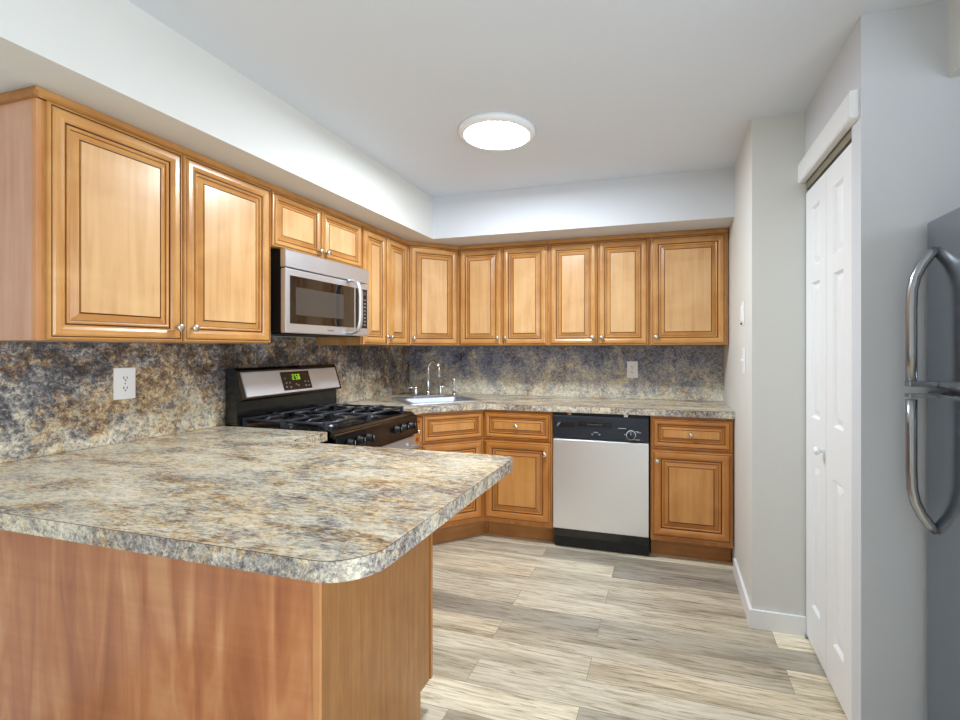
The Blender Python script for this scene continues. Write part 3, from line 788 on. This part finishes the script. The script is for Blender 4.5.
b = MB(); b.box(-0.125, 0.125, -0.024, 0.024, zf - 0.001, zf + 0.012, chrome, 0.005, 3); b.build('deck_plate', t)
b = MB(); pts = [(0, 0, zf + 0.010), (0, 0, zf + 0.215)]
R_ = 0.055
dirx, diry = 0.50, -0.86
for i in range(1, 15):
    a = PI * i / 14 * 0.97
    e = R_ - R_ * math.cos(a); pts.append((dirx * e, diry * e, zf + 0.215 + R_ * math.sin(a)))
e = 2 * R_; pts.append((dirx * e, diry * e, zf + 0.150))
b.tube(pts, 0.0095, chrome, 14); b.lathe([(0.020, 0), (0.018, 0.02), (0.012, 0.035)], (0, 0, zf + 0.011), (0, 0, 1), chrome, 20)
b.build('spout', t)
for sx in (-1, 1):
    b = MB(); b.lathe([(0.018, 0), (0.016, 0.02), (0.011, 0.045), (0.012, 0.062), (0.006, 0.066)], (0.098 * sx, 0, zf + 0.011), (0, 0, 1), chrome, 18)
    b.tube([(0.098 * sx, 0, zf + 0.066), (0.098 * sx + 0.035 * sx, 0.01, zf + 0.070), (0.098 * sx + 0.075 * sx, 0.015, zf + 0.070)], [0.007, 0.006, 0.005], chrome, 10)
    b.build('lever_handle', t)
t = thing('side_sprayer', 'small chrome side sprayer upright to the right of the faucet', 'sprayer', (*sk(0.215, 0.592), 0), PI / 4)
b = MB(); b.lathe([(0.019, 0), (0.017, 0.008), (0.012, 0.028)], (0, 0, zf - 0.001), (0, 0, 1), chrome, 18); b.build('base', t)
b = MB(); b.lathe([(0.010, 0), (0.011, 0.05), (0.014, 0.085), (0.016, 0.10), (0.012, 0.112)], (0, 0, zf + 0.027), (0, 0, 1), chrome, 18)
b.tube([(0, 0, zf + 0.125), (-0.02, -0.02, zf + 0.137)], 0.009, chrome, 10); b.build('spray_head', t)

# ------------------------------------------------------------------ outlets and switches
def outlet(label, loc, rz, w_, h_):
    t = thing('wall_outlet', label, 'outlet', loc, rz, 'wall outlets')
    b = MB(); b.box(-w_ / 2, w_ / 2, -0.006, 0, -h_ / 2, h_ / 2, white_plastic, 0.003); b.build('cover_plate', t)
    for s_ in (-1, 1):
        b = MB(); cz = s_ * 0.0185 * h_ / 0.115
        b.box(-0.0165, 0.0165, -0.0078, -0.0055, cz - 0.0145, cz + 0.0145, white_plastic, 0.001)
        b.box(-0.0080, -0.0050, -0.0083, -0.0076, cz - 0.002, cz + 0.008, slot_dark); b.box(0.0050, 0.0080, -0.0083, -0.0076, cz - 0.001, cz + 0.007, slot_dark)
        b.lathe([(0.0030, 0), (0.0030, 0.0006)], (0, -0.0077, cz - 0.0075), (0, -1, 0), slot_dark, 10)
        b.build('socket', t)
    b = MB(); b.lathe([(0.0032, 0), (0.0028, 0.001)], (0, -0.006, 0), (0, -1, 0), nickel, 10); b.build('screw', t)
outlet('white double outlet on the left backsplash above the peninsula', (XL + sp_t + 0.0005, 1.436, 1.168), R90, 0.084, 0.128)
outlet('white double outlet on the back wall splash above the dishwasher', (-0.256, YB - sp_t - 0.0005, 1.156), 0, 0.078, 0.124)
def switch(label, y, z, h_, kind):
    t = thing('wall_switch', label, 'switch', (XR - 0.0005, y, z), -R90, 'switches on the side wall')
    b = MB(); b.box(-0.037, 0.037, -0.006, 0, -h_ / 2, h_ / 2, white_plastic, 0.0025); b.build('cover_plate', t)
    b = MB()
    if kind == 'toggle':
        b.box(-0.005, 0.005, -0.018, -0.005, -0.004, 0.014, white_plastic, 0.002)
    else:
        b.box(-0.018, 0.018, -0.012, -0.005, -0.040, 0.040, white_plastic, 0.003)
        b.box(-0.006, 0.006, -0.014, -0.006, -h_ / 2 + 0.004, -h_ / 2 + 0.013, slot_dark)
    b.build('lever' if kind == 'toggle' else 'rocker', t)
switch('white switch plate with a dark tip, the upper one on the side wall', 2.800, 1.495, 0.125, 'rocker')
switch('white toggle switch plate, the lower one on the side wall', 2.760, 1.248, 0.135, 'toggle')

# ------------------------------------------------------------------ ceiling light
def ceiling_lamp(label, x, y):
    t = thing('ceiling_light', label, 'lamp', (x, y, CZ))
    b = MB(); b.lathe([(0.190, 0), (0.190, -0.012), (0.186, -0.022), (0.170, -0.030), (0.160, -0.030), (0.158, -0.012)], (0, 0, 0), (0, 0, 1), trim_white, 64)
    b.build('housing', t)
    b = MB(); b.lathe([(0.157, -0.018), (0.157, -0.0262), (0.150, -0.0272), (0.06, -0.0276), (0.01, -0.0276)], (0, 0, 0), (0, 0, 1), lamp_glow, 64); b.build('diffuser', t)
ceiling_lamp('round flat white ceiling lamp glowing in the middle of the kitchen ceiling', -0.812, 2.290)

# ------------------------------------------------------------------ refrigerator
FX = 0.762
t = thing('refrigerator', 'stainless top-freezer refrigerator at the right edge beside the grey wall', 'refrigerator', (FX, 1.822, 0), -R90)
W = 0.76
b = MB(); b.box(0.0, W, 0.055, 0.74, 0.04, 1.695, handle_dark, 0.006)
for x in (0.04, W - 0.08):
    for y in (0.08, 0.66): b.box(x, x + 0.04, y, y + 0.04, 0, 0.041, black_mat)
b.build('body', t)
for nm, z0, z1 in (('freezer_door', 1.192, 1.700), ('fridge_door', 0.10, 1.178)):
    b = MB(); b.box(0, W, 0, 0.05, z0, z1, fridge_steel, 0.008, 3); d = b.build(nm, t)
    h = MB()
    if nm == 'freezer_door': za, zb_ = 1.604, 1.200
    else: za, zb_ = 0.766, 1.168
    sgn = 1 if za > zb_ else -1
    pts = [(0.055, 0.002, za), (0.055, -0.014, za - sgn * 0.014), (0.055, -0.034, za - sgn * 0.044), (0.055, -0.050, za - sgn * 0.080), (0.055, -0.058, za - sgn * 0.12), (0.055, -0.060, za - sgn * 0.18),
           (0.055, -0.060, zb_ + sgn * 0.10), (0.055, -0.060, zb_ + sgn * 0.012)]
    h.tube(pts, 0.017, handle_dark, 14, flat=0.85, up=(1, 0, 0))
    h.box(0.038, 0.072, -0.072, 0.001, zb_ - 0.006 + (0 if sgn < 0 else 0.0), zb_ + 0.012 if sgn > 0 else zb_ + 0.006, handle_dark, 0.003)
    h.build('door_handle', d)
MB().box(0.01, W - 0.01, 0.03, 0.055, 0.02, 0.092, black_mat).build('kick_grille', t)
